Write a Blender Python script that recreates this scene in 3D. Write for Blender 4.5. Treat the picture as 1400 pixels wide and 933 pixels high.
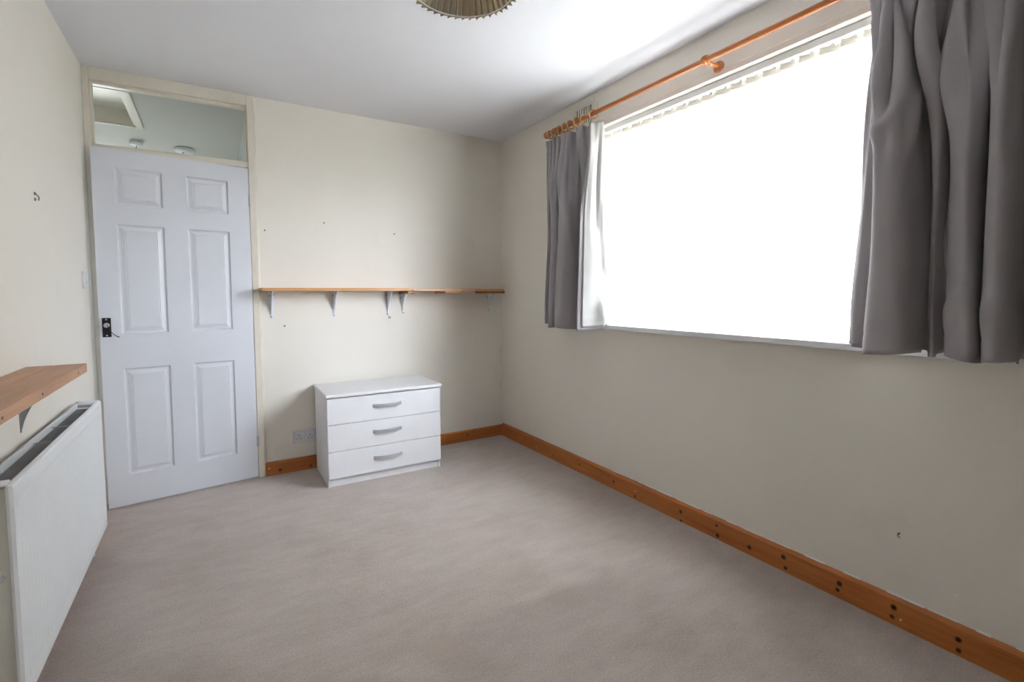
import bpy, bmesh, math, random
from mathutils import Vector, Matrix
random.seed(7)
S = bpy.context.scene
COL = S.collection
for o in list(bpy.data.objects):
    bpy.data.objects.remove(o)

# ------------------------------------------------------------------ camera
W, H, YF = 2.638, 2.442, -4.20          # room width, ceiling height, wall behind the camera
yaw, pitch, roll = 0.54811, -0.06004, -0.00343
fw = Vector((math.sin(yaw)*math.cos(pitch), math.cos(yaw)*math.cos(pitch), math.sin(pitch)))
rt = Vector((math.cos(yaw), -math.sin(yaw), 0)); up = rt.cross(fw)
r2 = rt*math.cos(roll) + up*math.sin(roll); u2 = -rt*math.sin(roll) + up*math.cos(roll)
cam = bpy.data.cameras.new('camera'); co = bpy.data.objects.new('camera', cam); COL.objects.link(co)
M = Matrix((r2, u2, -fw)).transposed().to_4x4(); M.translation = Vector((0.56325, -3.56075, 1.19766))
co.matrix_world = M
cam.sensor_width = 36; cam.lens = 17.2717; cam.shift_y = -0.017773; cam.clip_start = 0.02
S.camera = co

# ------------------------------------------------------------------ light: an overcast sky outside the windows
SKY = 27.0
wd = bpy.data.worlds.new('sky'); S.world = wd; wd.use_nodes = True
wn = wd.node_tree.nodes; wl = wd.node_tree.links
bg = wn['Background']; bg.inputs['Strength'].default_value = SKY
wtc = wn.new('ShaderNodeTexCoord'); wsp = wn.new('ShaderNodeSeparateXYZ'); wrp = wn.new('ShaderNodeValToRGB')   # even cloud above the horizon, dull ground below
wmp = wn.new('ShaderNodeMapRange'); wmp.inputs[1].default_value = -1; wl.new(wtc.outputs['Generated'], wsp.inputs[0]); wl.new(wsp.outputs[2], wmp.inputs[0]); wl.new(wmp.outputs[0], wrp.inputs[0])
wrp.color_ramp.elements[0].position = 0.49; wrp.color_ramp.elements[0].color = (0.17, 0.175, 0.17, 1)
wrp.color_ramp.elements[1].position = 0.52; wrp.color_ramp.elements[1].color = (0.875, 0.935, 1.09, 1)
wl.new(wrp.outputs[0], bg.inputs['Color'])
def portal(name, loc, rot, sx, sy):
    L = bpy.data.lights.new(name, 'AREA'); L.shape = 'RECTANGLE'; L.size = sx; L.size_y = sy
    L.cycles.is_portal = True
    o = bpy.data.objects.new(name, L); COL.objects.link(o); o.location = loc; o.rotation_euler = rot
portal('window_portal', (W+0.24, -2.12, 1.61), (0, math.pi/2, 0), 1.24, 1.86)
portal('hall_portal', (-0.34, 2.47, 1.635), (-math.pi/2, 0, 0), 0.56, 0.82)
sun = bpy.data.lights.new('hazy_sun', 'SUN'); sun.energy = 0.4; sun.angle = math.radians(55); sun.color = (1.0, 0.985, 0.96)
sob = bpy.data.objects.new('hazy_sun', sun); COL.objects.link(sob); sob.location = (6, -6, 5)
sob.rotation_euler = Vector((-0.52, 0.85, -0.22)).to_track_quat('-Z', 'Y').to_euler()
S.view_settings.view_transform = 'Standard'; S.view_settings.look = 'None'
S.view_settings.gamma = 1.0; S.view_settings.use_curve_mapping = False
S.view_settings.exposure = 1.22

# ------------------------------------------------------------------ materials
class N:
    """small helper around a node tree"""
    def __init__(s, name):
        s.m = bpy.data.materials.new(name); s.m.use_nodes = True
        s.t = s.m.node_tree; s.p = s.t.nodes['Principled BSDF']; s.out = s.t.nodes['Material Output']
    def n(s, typ, **kw):
        nd = s.t.nodes.new(typ)
        for k, v in kw.items():
            if k.startswith('_'): setattr(nd, k[1:], v)
            else:
                key = int(k[1:]) if k[0] == 'i' and k[1:].isdigit() else k.replace('__', ' ')
                if hasattr(v, 'links') or isinstance(v, bpy.types.NodeSocket): s.t.links.new(v, nd.inputs[key])
                else: nd.inputs[key].default_value = v
        return nd
    def link(s, a, b): s.t.links.new(a, b)
    def obj(s, scale=(1, 1, 1)):
        tc = s.n('ShaderNodeTexCoord'); mp = s.n('ShaderNodeMapping', Vector=tc.outputs['Object'], Scale=scale)
        return mp.outputs[0]
    def noise(s, vec, scale, detail=3.0, rough=0.5):
        return s.n('ShaderNodeTexNoise', Vector=vec, Scale=scale, Detail=detail, Roughness=rough).outputs['Fac']
    def ramp(s, fac, stops):
        r = s.n('ShaderNodeValToRGB', Fac=fac); e = r.color_ramp.elements
        while len(e) < len(stops): e.new(0.5)
        for i, (p, c) in enumerate(stops): e[i].position = p; e[i].color = (*c, 1)
        return r.outputs['Color']
    def mix(s, fac, a, b, blend='MIX'):
        nd = s.t.nodes.new('ShaderNodeMix'); nd.data_type = 'RGBA'; nd.blend_type = blend
        for sock, v in ((nd.inputs[0], fac), (nd.inputs[6], a), (nd.inputs[7], b)):
            if isinstance(v, bpy.types.NodeSocket): s.t.links.new(v, sock)
            elif isinstance(v, tuple): sock.default_value = (*v, 1)
            else: sock.default_value = v
        return nd.outputs[2]
    def bump(s, h, strength=0.2, dist=0.01):
        b = s.n('ShaderNodeBump', Height=h, Strength=strength, Distance=dist); s.link(b.outputs[0], s.p.inputs['Normal'])
    def base(s, v):
        if isinstance(v, tuple): s.p.inputs['Base Color'].default_value = (*v, 1)
        else: s.link(v, s.p.inputs['Base Color'])
    def rough(s, v): s.p.inputs['Roughness'].default_value = v
    def math(s, op, a, b=None):
        nd = s.t.nodes.new('ShaderNodeMath'); nd.operation = op
        for i, v in enumerate((a, b)):
            if v is None: continue
            if isinstance(v, bpy.types.NodeSocket): s.t.links.new(v, nd.inputs[i])
            else: nd.inputs[i].default_value = v
        return nd.outputs[0]

def plain(name, col, rough=0.5, metal=0.0, vary=0.04, scale=8, bump=0.0, bscale=120, spec=0.5):
    k = N(name); v = k.obj(); f = k.noise(v, scale)
    lo = tuple(c*(1-vary) for c in col); hi = tuple(min(1, c*(1+vary)) for c in col)
    k.base(k.ramp(f, [(0.3, lo), (0.7, hi)])); k.rough(rough); k.p.inputs['Metallic'].default_value = metal
    k.p.inputs['Specular IOR Level'].default_value = spec
    if bump: k.bump(k.noise(v, bscale), bump, 0.003)
    return k.m

def wall_paint(name, col):
    k = N(name); v = k.obj(); f = k.noise(v, 1.6, 4)
    c = k.ramp(f, [(0.3, tuple(x*0.965 for x in col)), (0.7, col)])
    scuff = k.ramp(k.noise(v, 3.5, 6, 0.65), [(0.60, (1, 1, 1)), (0.80, (0.93, 0.92, 0.90))])
    k.base(k.mix(1.0, c, scuff, 'MULTIPLY')); k.rough(0.55); k.p.inputs['Specular IOR Level'].default_value = 0.35
    k.bump(k.math('ADD', k.noise(v, 60, 3), k.math('MULTIPLY', k.noise(v, 5, 2), 2.0)), 0.10, 0.004)
    return k.m

def wood(name, axis, dark, mid, light, knots=(), plane='yz', knot_r=0.011, rough=0.38, specks=()):
    k = N(name)
    sc = [14, 14, 14]; sc[axis] = 0.9
    v = k.obj(tuple(sc)); g = k.noise(v, 3.0, 5, 0.6)
    sc2 = [70, 70, 70]; sc2[axis] = 1.5
    g2 = k.noise(k.obj(tuple(sc2)), 2.0, 3)
    c = k.ramp(g, [(0.25, dark), (0.5, mid), (0.75, light)])
    c = k.mix(0.25, c, k.ramp(g2, [(0.3, dark), (0.7, light)]))
    tc = k.n('ShaderNodeTexCoord')
    sx = k.n('ShaderNodeSeparateXYZ', Vector=tc.outputs['Object'])
    a, b = [sx.outputs['XYZ'.index(ch.upper())] for ch in plane]
    for lst, col, rr in ((knots, (0.030, 0.010, 0.004), knot_r), (specks, (0.8, 0.75, 0.66), 0.004)):
        for kn in lst:
            r = kn[2] if len(kn) > 2 else rr
            da = k.math('SUBTRACT', a, kn[0]); db = k.math('SUBTRACT', b, kn[1])
            d = k.math('SQRT', k.math('ADD', k.math('MULTIPLY', da, da), k.math('MULTIPLY', db, db)))
            mk = k.n('ShaderNodeMapRange', i0=d, i1=r*0.55, i2=r*1.15, i3=1.0, i4=0.0).outputs[0]
            c = k.mix(mk, c, col)
    k.base(c); k.rough(rough); k.bump(g2, 0.06, 0.002)
    return k.m

CREAM = (0.87, 0.822, 0.735)
m_wall = wall_paint('magnolia_wall_paint', CREAM)
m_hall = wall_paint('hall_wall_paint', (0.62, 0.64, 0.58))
m_ceil = plain('white_ceiling_paint', (0.85, 0.85, 0.88), 0.85, vary=0.01, scale=1.5, bump=0.05, bscale=90, spec=0.2)
m_cream = plain('cream_gloss_woodwork', (0.80, 0.745, 0.635), 0.35, vary=0.03, bump=0.05, bscale=50)
m_door = plain('white_door_paint', (0.72, 0.735, 0.775), 0.38, vary=0.02, scale=3, bump=0.06, bscale=70)
m_white = plain('white_gloss', (0.86, 0.87, 0.87), 0.3, vary=0.01)
m_rad = plain('white_radiator_enamel', (0.83, 0.85, 0.86), 0.33, vary=0.015)
m_radside = plain('shaded_radiator_enamel', (0.72, 0.72, 0.66), 0.4, vary=0.02)  # duller copy of the white enamel: shade on the end panel put into colour
m_fin = plain('bare_steel_fins', (0.45, 0.45, 0.46), 0.6, metal=0.2, vary=0.1)
m_chest = plain('white_foil_board', (0.85, 0.85, 0.86), 0.42, vary=0.015, bump=0.03, bscale=80)
m_steel = plain('brushed_steel', (0.58, 0.59, 0.62), 0.42, metal=0.55, vary=0.05, scale=30)
m_plast = plain('white_plastic', (0.80, 0.80, 0.80), 0.35, vary=0.01)
m_socket = plain('socket_plastic', (0.74, 0.74, 0.76), 0.35, vary=0.02)
m_black = plain('black_metal', (0.03, 0.028, 0.03), 0.35, metal=0.6, vary=0.15)
m_dark = plain('dark_hole', (0.02, 0.018, 0.016), 0.8, vary=0.1)
m_grime = plain('tarnished_screw', (0.22, 0.19, 0.16), 0.5, metal=0.6, vary=0.2)
m_bracket = plain('white_bracket_enamel', (0.80, 0.82, 0.88), 0.4, vary=0.02)
m_greyb = plain('grey_bracket_steel', (0.28, 0.30, 0.30), 0.45, metal=0.6, vary=0.1)
m_pole = wood('varnished_pole_wood', 1, (0.38, 0.115, 0.03), (0.50, 0.17, 0.05), (0.60, 0.23, 0.075), rough=0.3)
m_ring = wood('pale_ring_wood', 0, (0.52, 0.26, 0.08), (0.66, 0.36, 0.12), (0.75, 0.45, 0.17), rough=0.3)
m_plug = plain('pinkish_plug', (0.62, 0.50, 0.43), 0.7)
m_filler = plain('white_filler', (0.86, 0.86, 0.84), 0.7, vary=0.05)
KR = [(-0.25,0.06,.008),(-0.75,0.03,.007),(-1.05,0.055,.008),(-1.377,0.047),(-1.554,0.019,.009),(-1.88,0.053),(-1.882,0.005,.009),(-2.093,0.067,.008),(-2.1,0.02),(-2.265,0.035),
      (-2.421,0.063,.012),(-2.431,0.019,.009),(-2.642,0.059,.012),(-2.636,0.031,.009),(-2.821,0.064,.011),(-2.817,0.027,.009),(-3.001,0.055,.010),(-3.003,0.019,.009),(-3.3,0.05)]
PINE = ((0.36, 0.095, 0.018), (0.50, 0.155, 0.034), (0.60, 0.215, 0.055))
m_skR = wood('varnished_pine_skirting', 1, *PINE, knots=KR, plane='yz', specks=[(-0.542, 0.035), (-1.553, 0.049), (-2.843, 0.03)])
m_skB = wood('varnished_pine_skirting_back', 0, *PINE, knots=[(0.914, 0.028), (1.105, 0.021, .008), (2.3, 0.05, .008), (2.0, 0.03, .007)], plane='xz', specks=[(0.848, 0.05, .006)])
SH = ((0.52, 0.25, 0.09), (0.64, 0.34, 0.14), (0.72, 0.42, 0.19))
m_sh1 = wood('pale_pine_shelf', 0, *SH, knots=[(1.06, 1.228, .006), (1.72, 1.226, .005)], plane='xz')
m_sh2 = wood('pale_pine_lower_shelf', 0, *SH, knots=[(2.23, 1.224, .014)], plane='xz')
m_bat = wood('brown_stained_batten', 1, (0.20, 0.075, 0.028), (0.30, 0.12, 0.045), (0.38, 0.17, 0.07), knots=[(1.784, 1.204, .008)], plane='xz')
m_batp = wood('pale_batten', 1, (0.42, 0.20, 0.08), (0.52, 0.27, 0.11), (0.6, 0.33, 0.15))
m_shL = wood('worn_pine_shelf', 1, (0.42, 0.20, 0.095), (0.52, 0.27, 0.14), (0.60, 0.335, 0.185), knots=[(-1.40, 0.936, .008), (-1.62, 0.932, .006), (-1.95, 0.938, .008), (-1.26, 0.93, .007)], plane='yz', rough=0.45)

def cloth(name, col, rough=0.85, weave=900, sheen=0.2):
    k = N(name); v = k.obj(); f = k.noise(v, 7, 3)
    k.base(k.ramp(f, [(0.3, tuple(c*0.93 for c in col)), (0.7, col)])); k.rough(rough)
    k.p.inputs['Sheen Weight'].default_value = sheen; k.p.inputs['Specular IOR Level'].default_value = 0.2
    k.bump(k.noise(v, weave, 2), 0.15, 0.001)
    return k.m
m_curt = cloth('grey_curtain_cloth', (0.42, 0.39, 0.395))
m_lining = cloth('cream_curtain_lining', (0.52, 0.51, 0.48))

def translucent(name, col, trans, fac):
    k = N(name); v = k.obj(); f = k.noise(v, 160, 2)
    c = k.ramp(f, [(0.3, tuple(x*0.96 for x in col)), (0.7, col)])
    d = k.n('ShaderNodeBsdfDiffuse', Color=c); t = k.n('ShaderNodeBsdfTranslucent', Color=(*trans, 1))
    mx = k.n('ShaderNodeMixShader', i0=fac, i1=d.outputs[0], i2=t.outputs[0]); k.link(mx.outputs[0], k.out.inputs['Surface'])
    return k.m
m_vane = translucent('ivory_blind_fabric', (0.80, 0.77, 0.70), (0.92, 0.90, 0.86), 0.21)
m_hem = translucent('ivory_blind_hem', (0.80, 0.79, 0.78), (0.85, 0.84, 0.84), 0.07)
m_pocket = translucent('ivory_blind_pocket', (0.76, 0.72, 0.64), (0.85, 0.82, 0.75), 0.12)
m_milky = translucent('milky_clip_plastic', (0.88, 0.88, 0.88), (0.92, 0.92, 0.92), 0.5)
m_shade = translucent('pleated_shade_fabric', (0.60, 0.53, 0.40), (0.72, 0.63, 0.47), 0.36)

def glass(name, tint=(0.97, 0.98, 0.975)):
    k = N(name); fc = k.n('ShaderNodeLayerWeight', Blend=0.5)      # same reflectance on both faces of the pane
    fr = k.math('ADD', k.math('MULTIPLY', k.math('POWER', fc.outputs['Facing'], 5.0), 0.9), 0.03)
    t = k.n('ShaderNodeBsdfTransparent', Color=(*tint, 1)); g = k.n('ShaderNodeBsdfGlossy', Roughness=0.02)
    mx = k.n('ShaderNodeMixShader', i0=fr, i1=t.outputs[0], i2=g.outputs[0]); k.link(mx.outputs[0], k.out.inputs['Surface'])
    return k.m
m_tape = plain('pale_pleat_tape', (0.80, 0.77, 0.70), 0.7)
m_glass = glass('window_glass')

def carpet():
    k = N('beige_carpet_pile'); v = k.obj()
    big = k.ramp(k.noise(v, 1.7, 5, 0.6), [(0.30, (0.53, 0.45, 0.395)), (0.52, (0.62, 0.54, 0.49)), (0.72, (0.67, 0.585, 0.535))])
    mid = k.ramp(k.noise(k.obj((3.2, 9, 3)), 1.6, 6, 0.7), [(0.28, (0.86, 0.85, 0.84)), (0.62, (1, 1, 1))])
    pile = k.ramp(k.noise(v, 150, 5, 0.8), [(0.30, (0.70, 0.69, 0.68)), (0.70, (1.14, 1.14, 1.14))])
    c = k.mix(1.0, k.mix(1.0, big, mid, 'MULTIPLY'), pile, 'MULTIPLY')
    # worn, flattened rectangle where a bed stood, with ragged edges
    wob = k.noise(v, 9, 4, 0.6); tc = k.n('ShaderNodeTexCoord'); sp = k.n('ShaderNodeSeparateXYZ', Vector=tc.outputs['Object'])
    X = k.math('ADD', sp.outputs[0], k.math('MULTIPLY', k.math('SUBTRACT', wob, 0.5), 0.22))
    Y = k.math('ADD', sp.outputs[1], k.math('MULTIPLY', k.math('SUBTRACT', wob, 0.5), 0.10))
    def step(val, a, b): return k.n('ShaderNodeMapRange', i0=val, i1=a, i2=b, i3=0.0, i4=1.0).outputs[0]
    msk = k.math('MULTIPLY', k.math('MULTIPLY', step(X, 1.10, 1.22), step(X, 2.15, 1.85)), k.math('MULTIPLY', step(Y, -1.985, -2.05), step(Y, -3.3, -2.1)))
    c = k.mix(k.math('MULTIPLY', msk, 0.60), c, k.mix(1.0, c, (0.74, 0.72, 0.72), 'MULTIPLY'))
    # a pale scuffed spot at its corner
    dx = k.math('SUBTRACT', X, 1.20); dy = k.math('SUBTRACT', Y, -2.07)
    d = k.math('SQRT', k.math('ADD', k.math('MULTIPLY', dx, dx), k.math('MULTIPLY', dy, dy)))
    c = k.mix(k.n('ShaderNodeMapRange', i0=d, i1=0.02, i2=0.06, i3=0.55, i4=0.0).outputs[0], c, (0.50, 0.41, 0.33))
    k.base(c); k.rough(0.95); k.p.inputs['Specular IOR Level'].default_value = 0.1
    k.p.inputs['Sheen Weight'].default_value = 0.15
    k.bump(k.math('ADD', k.noise(v, 260, 4, 0.7), k.math('MULTIPLY', k.noise(v, 40, 3), 0.8)), 0.55, 0.006)
    return k.m
m_carpet = carpet()

# ------------------------------------------------------------------ mesh helpers
def box(bm, a, b):
    x0, y0, z0 = [min(p, q) for p, q in zip(a, b)]; x1, y1, z1 = [max(p, q) for p, q in zip(a, b)]
    v = [bm.verts.new(p) for p in ((x0,y0,z0),(x1,y0,z0),(x1,y1,z0),(x0,y1,z0),(x0,y0,z1),(x1,y0,z1),(x1,y1,z1),(x0,y1,z1))]
    for f in ((3,2,1,0),(4,5,6,7),(0,1,5,4),(1,2,6,5),(2,3,7,6),(3,0,4,7)): bm.faces.new([v[i] for i in f])
def tube(bm, pts, r, seg=12, closed=False, cap=True):
    pts = [Vector(p) for p in pts]; rings = []; n = len(pts); ref = None
    for i, p in enumerate(pts):
        if closed: t = pts[(i+1) % n] - pts[i-1]
        else: t = pts[min(i+1, n-1)] - pts[max(i-1, 0)]
        t.normalize()
        if ref is None: ref = Vector((0, 0, 1)) if abs(t.z) < 0.9 else Vector((1, 0, 0))
        a = t.cross(ref).normalized(); b = a.cross(t); ref = b
        rr = r[i] if isinstance(r, (list, tuple)) else r
        rings.append([bm.verts.new(p + (a*math.cos(2*math.pi*k/seg) + b*math.sin(2*math.pi*k/seg))*rr) for k in range(seg)])
    for i in range(n if closed else n-1):
        A, B = rings[i], rings[(i+1) % n]
        for k in range(seg): bm.faces.new((A[k], A[(k+1) % seg], B[(k+1) % seg], B[k]))
    if cap and not closed:
        bm.faces.new(rings[0][::-1]); bm.faces.new(rings[-1])
def lathe(bm, prof, o=(0, 0, 0), ax=(0, 0, 1), seg=24):
    ax = Vector(ax).normalized(); o = Vector(o); h = Vector((1, 0, 0)) if abs(ax.x) < 0.9 else Vector((0, 1, 0))
    a = ax.cross(h).normalized(); b = ax.cross(a); rings = []
    for r, z in prof:
        r = max(r, 1e-5)
        rings.append([bm.verts.new(o + ax*z + (a*math.cos(2*math.pi*k/seg) + b*math.sin(2*math.pi*k/seg))*r) for k in range(seg)])
    for A, B in zip(rings, rings[1:]):
        for k in range(seg): bm.faces.new((A[k], A[(k+1) % seg], B[(k+1) % seg], B[k]))
    bm.faces.new(rings[0][::-1]); bm.faces.new(rings[-1])
def prism(bm, poly, d):
    d = Vector(d); a = [bm.verts.new(p) for p in poly]; b = [bm.verts.new(Vector(p) + d) for p in poly]; n = len(poly)
    bm.faces.new(a[::-1]); bm.faces.new(b)
    for i in range(n): bm.faces.new((a[i], a[(i+1) % n], b[(i+1) % n], b[i]))
def tag(o, label=None, cat=None, group=None, kind=None):
    if label: o['label'] = label
    if cat: o['category'] = cat
    if group: o['group'] = group
    if kind: o['kind'] = kind
    return o
def obj(name, bm, mat, parent=None, bevel=0.0, smooth=False, seg=2, loc=None):
    bmesh.ops.recalc_face_normals(bm, faces=bm.faces[:])
    me = bpy.data.meshes.new(name); bm.to_mesh(me); bm.free(); me.materials.append(mat)
    o = bpy.data.objects.new(name, me); COL.objects.link(o)
    if loc: o.location = loc
    if parent: o.parent = parent
    if bevel:
        b = o.modifiers.new('bevel', 'BEVEL'); b.width = bevel; b.segments = seg; b.limit_method = 'ANGLE'; b.angle_limit = 0.6
    if smooth or bevel:
        for p in me.polygons: p.use_smooth = True
        if bevel: o.modifiers.new('wn', 'WEIGHTED_NORMAL').keep_sharp = True
    return o
def empty(name, loc, label, cat, group=None, kind=None, rz=0):
    o = bpy.data.objects.new(name, None); COL.objects.link(o); o.location = loc; o.rotation_euler = (0, 0, rz); o.empty_display_size = 0.1
    return tag(o, label, cat, group, kind)
def B(name, a, b, mat, parent=None, bevel=0.0, off=None):
    bm = bmesh.new()
    if off: a = [p-q for p, q in zip(a, off)]; b = [p-q for p, q in zip(b, off)]
    box(bm, a, b); return obj(name, bm, mat, parent, bevel)
def struct(o, label, cat=None): return tag(o, label, cat, kind='structure')

# ------------------------------------------------------------------ room shell
WY0, WY1, WZ0, WZ1 = -3.04, -1.20, 1.006, 2.214     # window opening in the right wall
WT = 0.27
struct(B('floor', (-0.1, YF, -0.1), (W+0.1, 0.0, 0.0), m_carpet), 'worn beige fitted carpet covering the bedroom floor', 'floor')
struct(B('ceiling', (-0.1, YF-0.1, H), (W+WT, 0.0, H+0.12), m_ceil), 'plain white painted bedroom ceiling', 'ceiling')
struct(B('wall_left', (-0.12, YF-0.1, 0), (0, 0.0, H), m_wall), 'cream left wall behind the radiator and short shelf', 'wall')
struct(B('wall_back', (0.80, 0.0, 0), (W+WT, 0.10, H+0.12), m_wall), 'cream back wall between the door and the far corner', 'wall')
struct(B('wall_front', (-0.12, YF-0.12, 0), (W+WT, YF, H), m_wall), 'cream wall behind the camera', 'wall')
bm = bmesh.new()
box(bm, (W, YF-0.1, 0), (W+WT, 0, WZ0-0.027)); box(bm, (W, YF-0.1, WZ1), (W+WT, 0, H))
box(bm, (W, YF-0.1, WZ0-0.027), (W+WT, WY0, WZ1)); box(bm, (W, WY1, WZ0-0.027), (W+WT, 0, WZ1))
struct(obj('wall_right', bm, m_wall), 'cream right wall around the wide window', 'wall')
# slightly proud plaster lintel band over the window
bm = bmesh.new(); prism(bm, [(W, WY0-0.06, WZ1+0.001), (W-0.003, WY0-0.06, WZ1+0.001), (W-0.003, WY0-0.06, WZ1+0.026), (W, WY0-0.06, WZ1+0.030)], (0, WY1-WY0+0.10, 0))
struct(obj('trim_1', bm, m_wall), 'narrow plaster edge band along the top of the window opening', 'trim')

# skirtings
def skirting(name, poly, d, mat): 
    bm = bmesh.new(); prism(bm, poly, d); return obj(name, bm, mat)
s = skirting('baseboard_back', [(0.828, 0, 0), (0.828, -0.018, 0), (0.828, -0.018, 0.079), (0.828, -0.010, 0.088), (0.828, 0, 0.088)], (W-0.828, 0, 0), m_skB)
struct(s, 'short varnished pine skirting board along the back wall', 'skirting')
s = skirting('baseboard_right', [(W, -0.018, 0), (W-0.018, -0.018, 0), (W-0.018, -0.018, 0.090), (W-0.009, -0.018, 0.102), (W, -0.018, 0.102)], (0, YF+0.018, 0), m_skR)
struct(s, 'knotty varnished pine skirting board along the right wall under the window', 'skirting')
bm = bmesh.new()                                   # broken bead of white filler along its top edge
y = -1.35
while y > -3.6:
    l = random.uniform(0.03, 0.14); hh = random.uniform(0.003, 0.008); d = random.uniform(0.002, 0.005)
    prism(bm, [(W, y, 0.101), (W-d, y, 0.101), (W-d*0.6, y, 0.102+hh*0.7), (W, y, 0.102+hh)], (0, -l, 0)); y -= l + random.uniform(0.0, 0.10)
f = obj('filler_bead', bm, m_filler, s); tag(f, 'broken white filler line along the skirting top', kind='stuff')
struct(B('baseboard_left', (0, YF, 0), (0.016, -0.16, 0.088), m_skB), 'varnished pine skirting board behind the radiator', 'skirting')

# ------------------------------------------------------------------ window in the right wall
win = empty('window_1', (W+0.14, -2.12, WZ0), 'wide white-framed window behind the closed blind', 'window', kind='structure'); wo = tuple(win.location)
bm = bmesh.new(); fx0, fx1 = W+0.12, W+0.18
for a, b in (((fx0, WY0, WZ0), (fx1, WY0+0.06, WZ1)), ((fx0, WY1-0.06, WZ0), (fx1, WY1, WZ1)), ((fx0, WY0+0.06, WZ1-0.06), (fx1, WY1-0.06, WZ1)), ((fx0, WY0+0.06, WZ0), (fx1, WY1-0.06, WZ0+0.055))):
    box(bm, [p-q for p, q in zip(a, wo)], [p-q for p, q in zip(b, wo)])
obj('window_frame', bm, m_white, win, 0.004)
B('mullion', (fx0, -2.14, WZ0+0.055), (fx1, -2.10, WZ1-0.06), m_white, win, 0.004, wo)
B('pane', (W+0.148, WY0+0.06, WZ0+0.055), (W+0.154, -2.14, WZ1-0.06), m_glass, win, 0, wo)
B('pane', (W+0.148, -2.10, WZ0+0.055), (W+0.154, WY1-0.06, WZ1-0.06), m_glass, win, 0, wo)
bm = bmesh.new()
box(bm, (W+0.12-wo[0], WY0-wo[1], -0.027), (W-wo[0], WY1-wo[1], 0)); box(bm, (W-wo[0], -3.088-wo[1], -0.027), (W-0.05-wo[0], -1.135-wo[1], 0))
bmesh.ops.remove_doubles(bm, verts=bm.verts[:], dist=1e-5)
tag(obj('window_sill', bm, m_white, win, 0.004), 'white painted window board')

# vertical blind: head rail, overlapping vanes with weighted hems, hangers
vb = empty('vertical_blind', (W+0.055, -2.12, 2.212), 'closed ivory vertical blind glowing across the whole window', 'blind'); vo = Vector(vb.location)
B('head_rail', (W+0.032, WY0+0.01, 2.183), (W+0.078, WY1-0.01, 2.213), m_white, vb, 0.003, tuple(vo))
NV, SP = 23, 0.0792
def vane_mesh():
    bm = bmesh.new(); wv = 0.089; cols = 6; zt, zb = 2.150, 1.060; a = math.radians(19)
    grid = []
    for j in range(5):
        z = zb + (zt-zb)*j/4; row = []
        for i in range(cols+1):
            u = (i/cols-0.5)*wv; bow = 0.0025*math.cos(math.pi*(i/cols-0.5))
            # near end lies deeper (towards the glass), slight bow across the fabric
            row.append(bm.verts.new((-u*math.sin(a)+bow, u*math.cos(a), z-vo.z)))
        grid.append(row)
    for j in range(4):
        for i in range(cols): bm.faces.new((grid[j][i], grid[j][i+1], grid[j+1][i+1], grid[j+1][i]))
    return bm
def hem_mesh(za=1.026, zb=1.061):
    bm = bmesh.new(); wv = 0.0895; a = math.radians(19); prev = None
    for off in (-0.0022, 0.0022):
        ring = []
        for i in range(7):
            u = (i/6-0.5)*wv; bow = 0.0025*math.cos(math.pi*(i/6-0.5))
            ring.append([bm.verts.new((-u*math.sin(a)+bow+off, u*math.cos(a), z-vo.z)) for z in (za, zb)])
        for A, C in zip(ring, ring[1:]): bm.faces.new((A[0], C[0], C[1], A[1]))
        if prev:
            for A, C, P, Q in zip(ring, ring[1:], prev, prev[1:]): bm.faces.new((A[0], P[0], Q[0], C[0]))
        prev = ring
    return bm
def hang_mesh():
    bm = bmesh.new(); box(bm, (-0.003, -0.004, 2.172-vo.z), (0.003, 0.004, 2.185-vo.z)); box(bm, (-0.003, -0.012, 2.166-vo.z), (0.003, 0.012, 2.178-vo.z)); return bm
v0 = h0 = w0 = p0 = None
for i in range(NV):
    y = WY1 - 0.045 - i*SP - vo.y
    if i == 0:
        v0 = obj('vane', vane_mesh(), m_vane, vb, smooth=True); h0 = obj('hem_weight', hem_mesh(), m_hem, v0, smooth=True); p0 = obj('top_pocket', hem_mesh(2.149, 2.176), m_pocket, v0, smooth=True); w0 = obj('hanger', hang_mesh(), m_milky, v0)
        v0.location = (0, y, 0); v = v0
    else:
        v = v0.copy(); COL.objects.link(v); v.parent = vb; v.location = (0, y, 0)
        for q in (h0, p0, w0):
            d = q.copy(); COL.objects.link(d); d.parent = v
    v.rotation_euler = (0, 0, math.radians(random.uniform(-2.0, 2.0)))

# ------------------------------------------------------------------ curtain pole
PX, PZ = W-0.100, 2.264
pole = empty('curtain_pole', (PX, -2.04, PZ), 'long orange varnished wooden curtain pole above the window', 'curtain pole'); po = Vector(pole.location)
bm = bmesh.new(); tube(bm, [(0, 1.225, 0), (0, -1.40, 0)], 0.0135, 20); obj('pole', bm, m_pole, pole, smooth=True)
for sgn, ye in ((1, 1.222), (-1, -1.40)):
    bm = bmesh.new(); lathe(bm, [(0.0135, 0), (0.018, 0.002), (0.018, 0.008), (0.013, 0.012), (0.019, 0.018), (0.023, 0.027), (0.022, 0.037), (0.016, 0.046), (0.006, 0.050)], (0, ye, 0), (0, sgn, 0), 20)
    tag(obj('finial', bm, m_pole, pole, smooth=True), 'turned wooden end knob')
for yb in (0.0, 1.14, -1.30):
    bm = bmesh.new()
    lathe(bm, [(0.0145, -0.011), (0.021, -0.011), (0.0225, 0), (0.021, 0.011), (0.0145, 0.011)], (0, yb, 0), (0, 1, 0), 20)
    tube(bm, [(0.014, yb, -0.004), (0.05, yb, -0.006), (0.088, yb, -0.004)], [0.010, 0.0085, 0.012], 12)
    lathe(bm, [(0.027, 0.0), (0.027, 0.006), (0.020, 0.011), (0.012, 0.013)], (0.0997, yb, -0.006), (-1, 0, 0), 20)
    obj('pole_bracket', bm, m_pole, pole, smooth=True)

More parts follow.
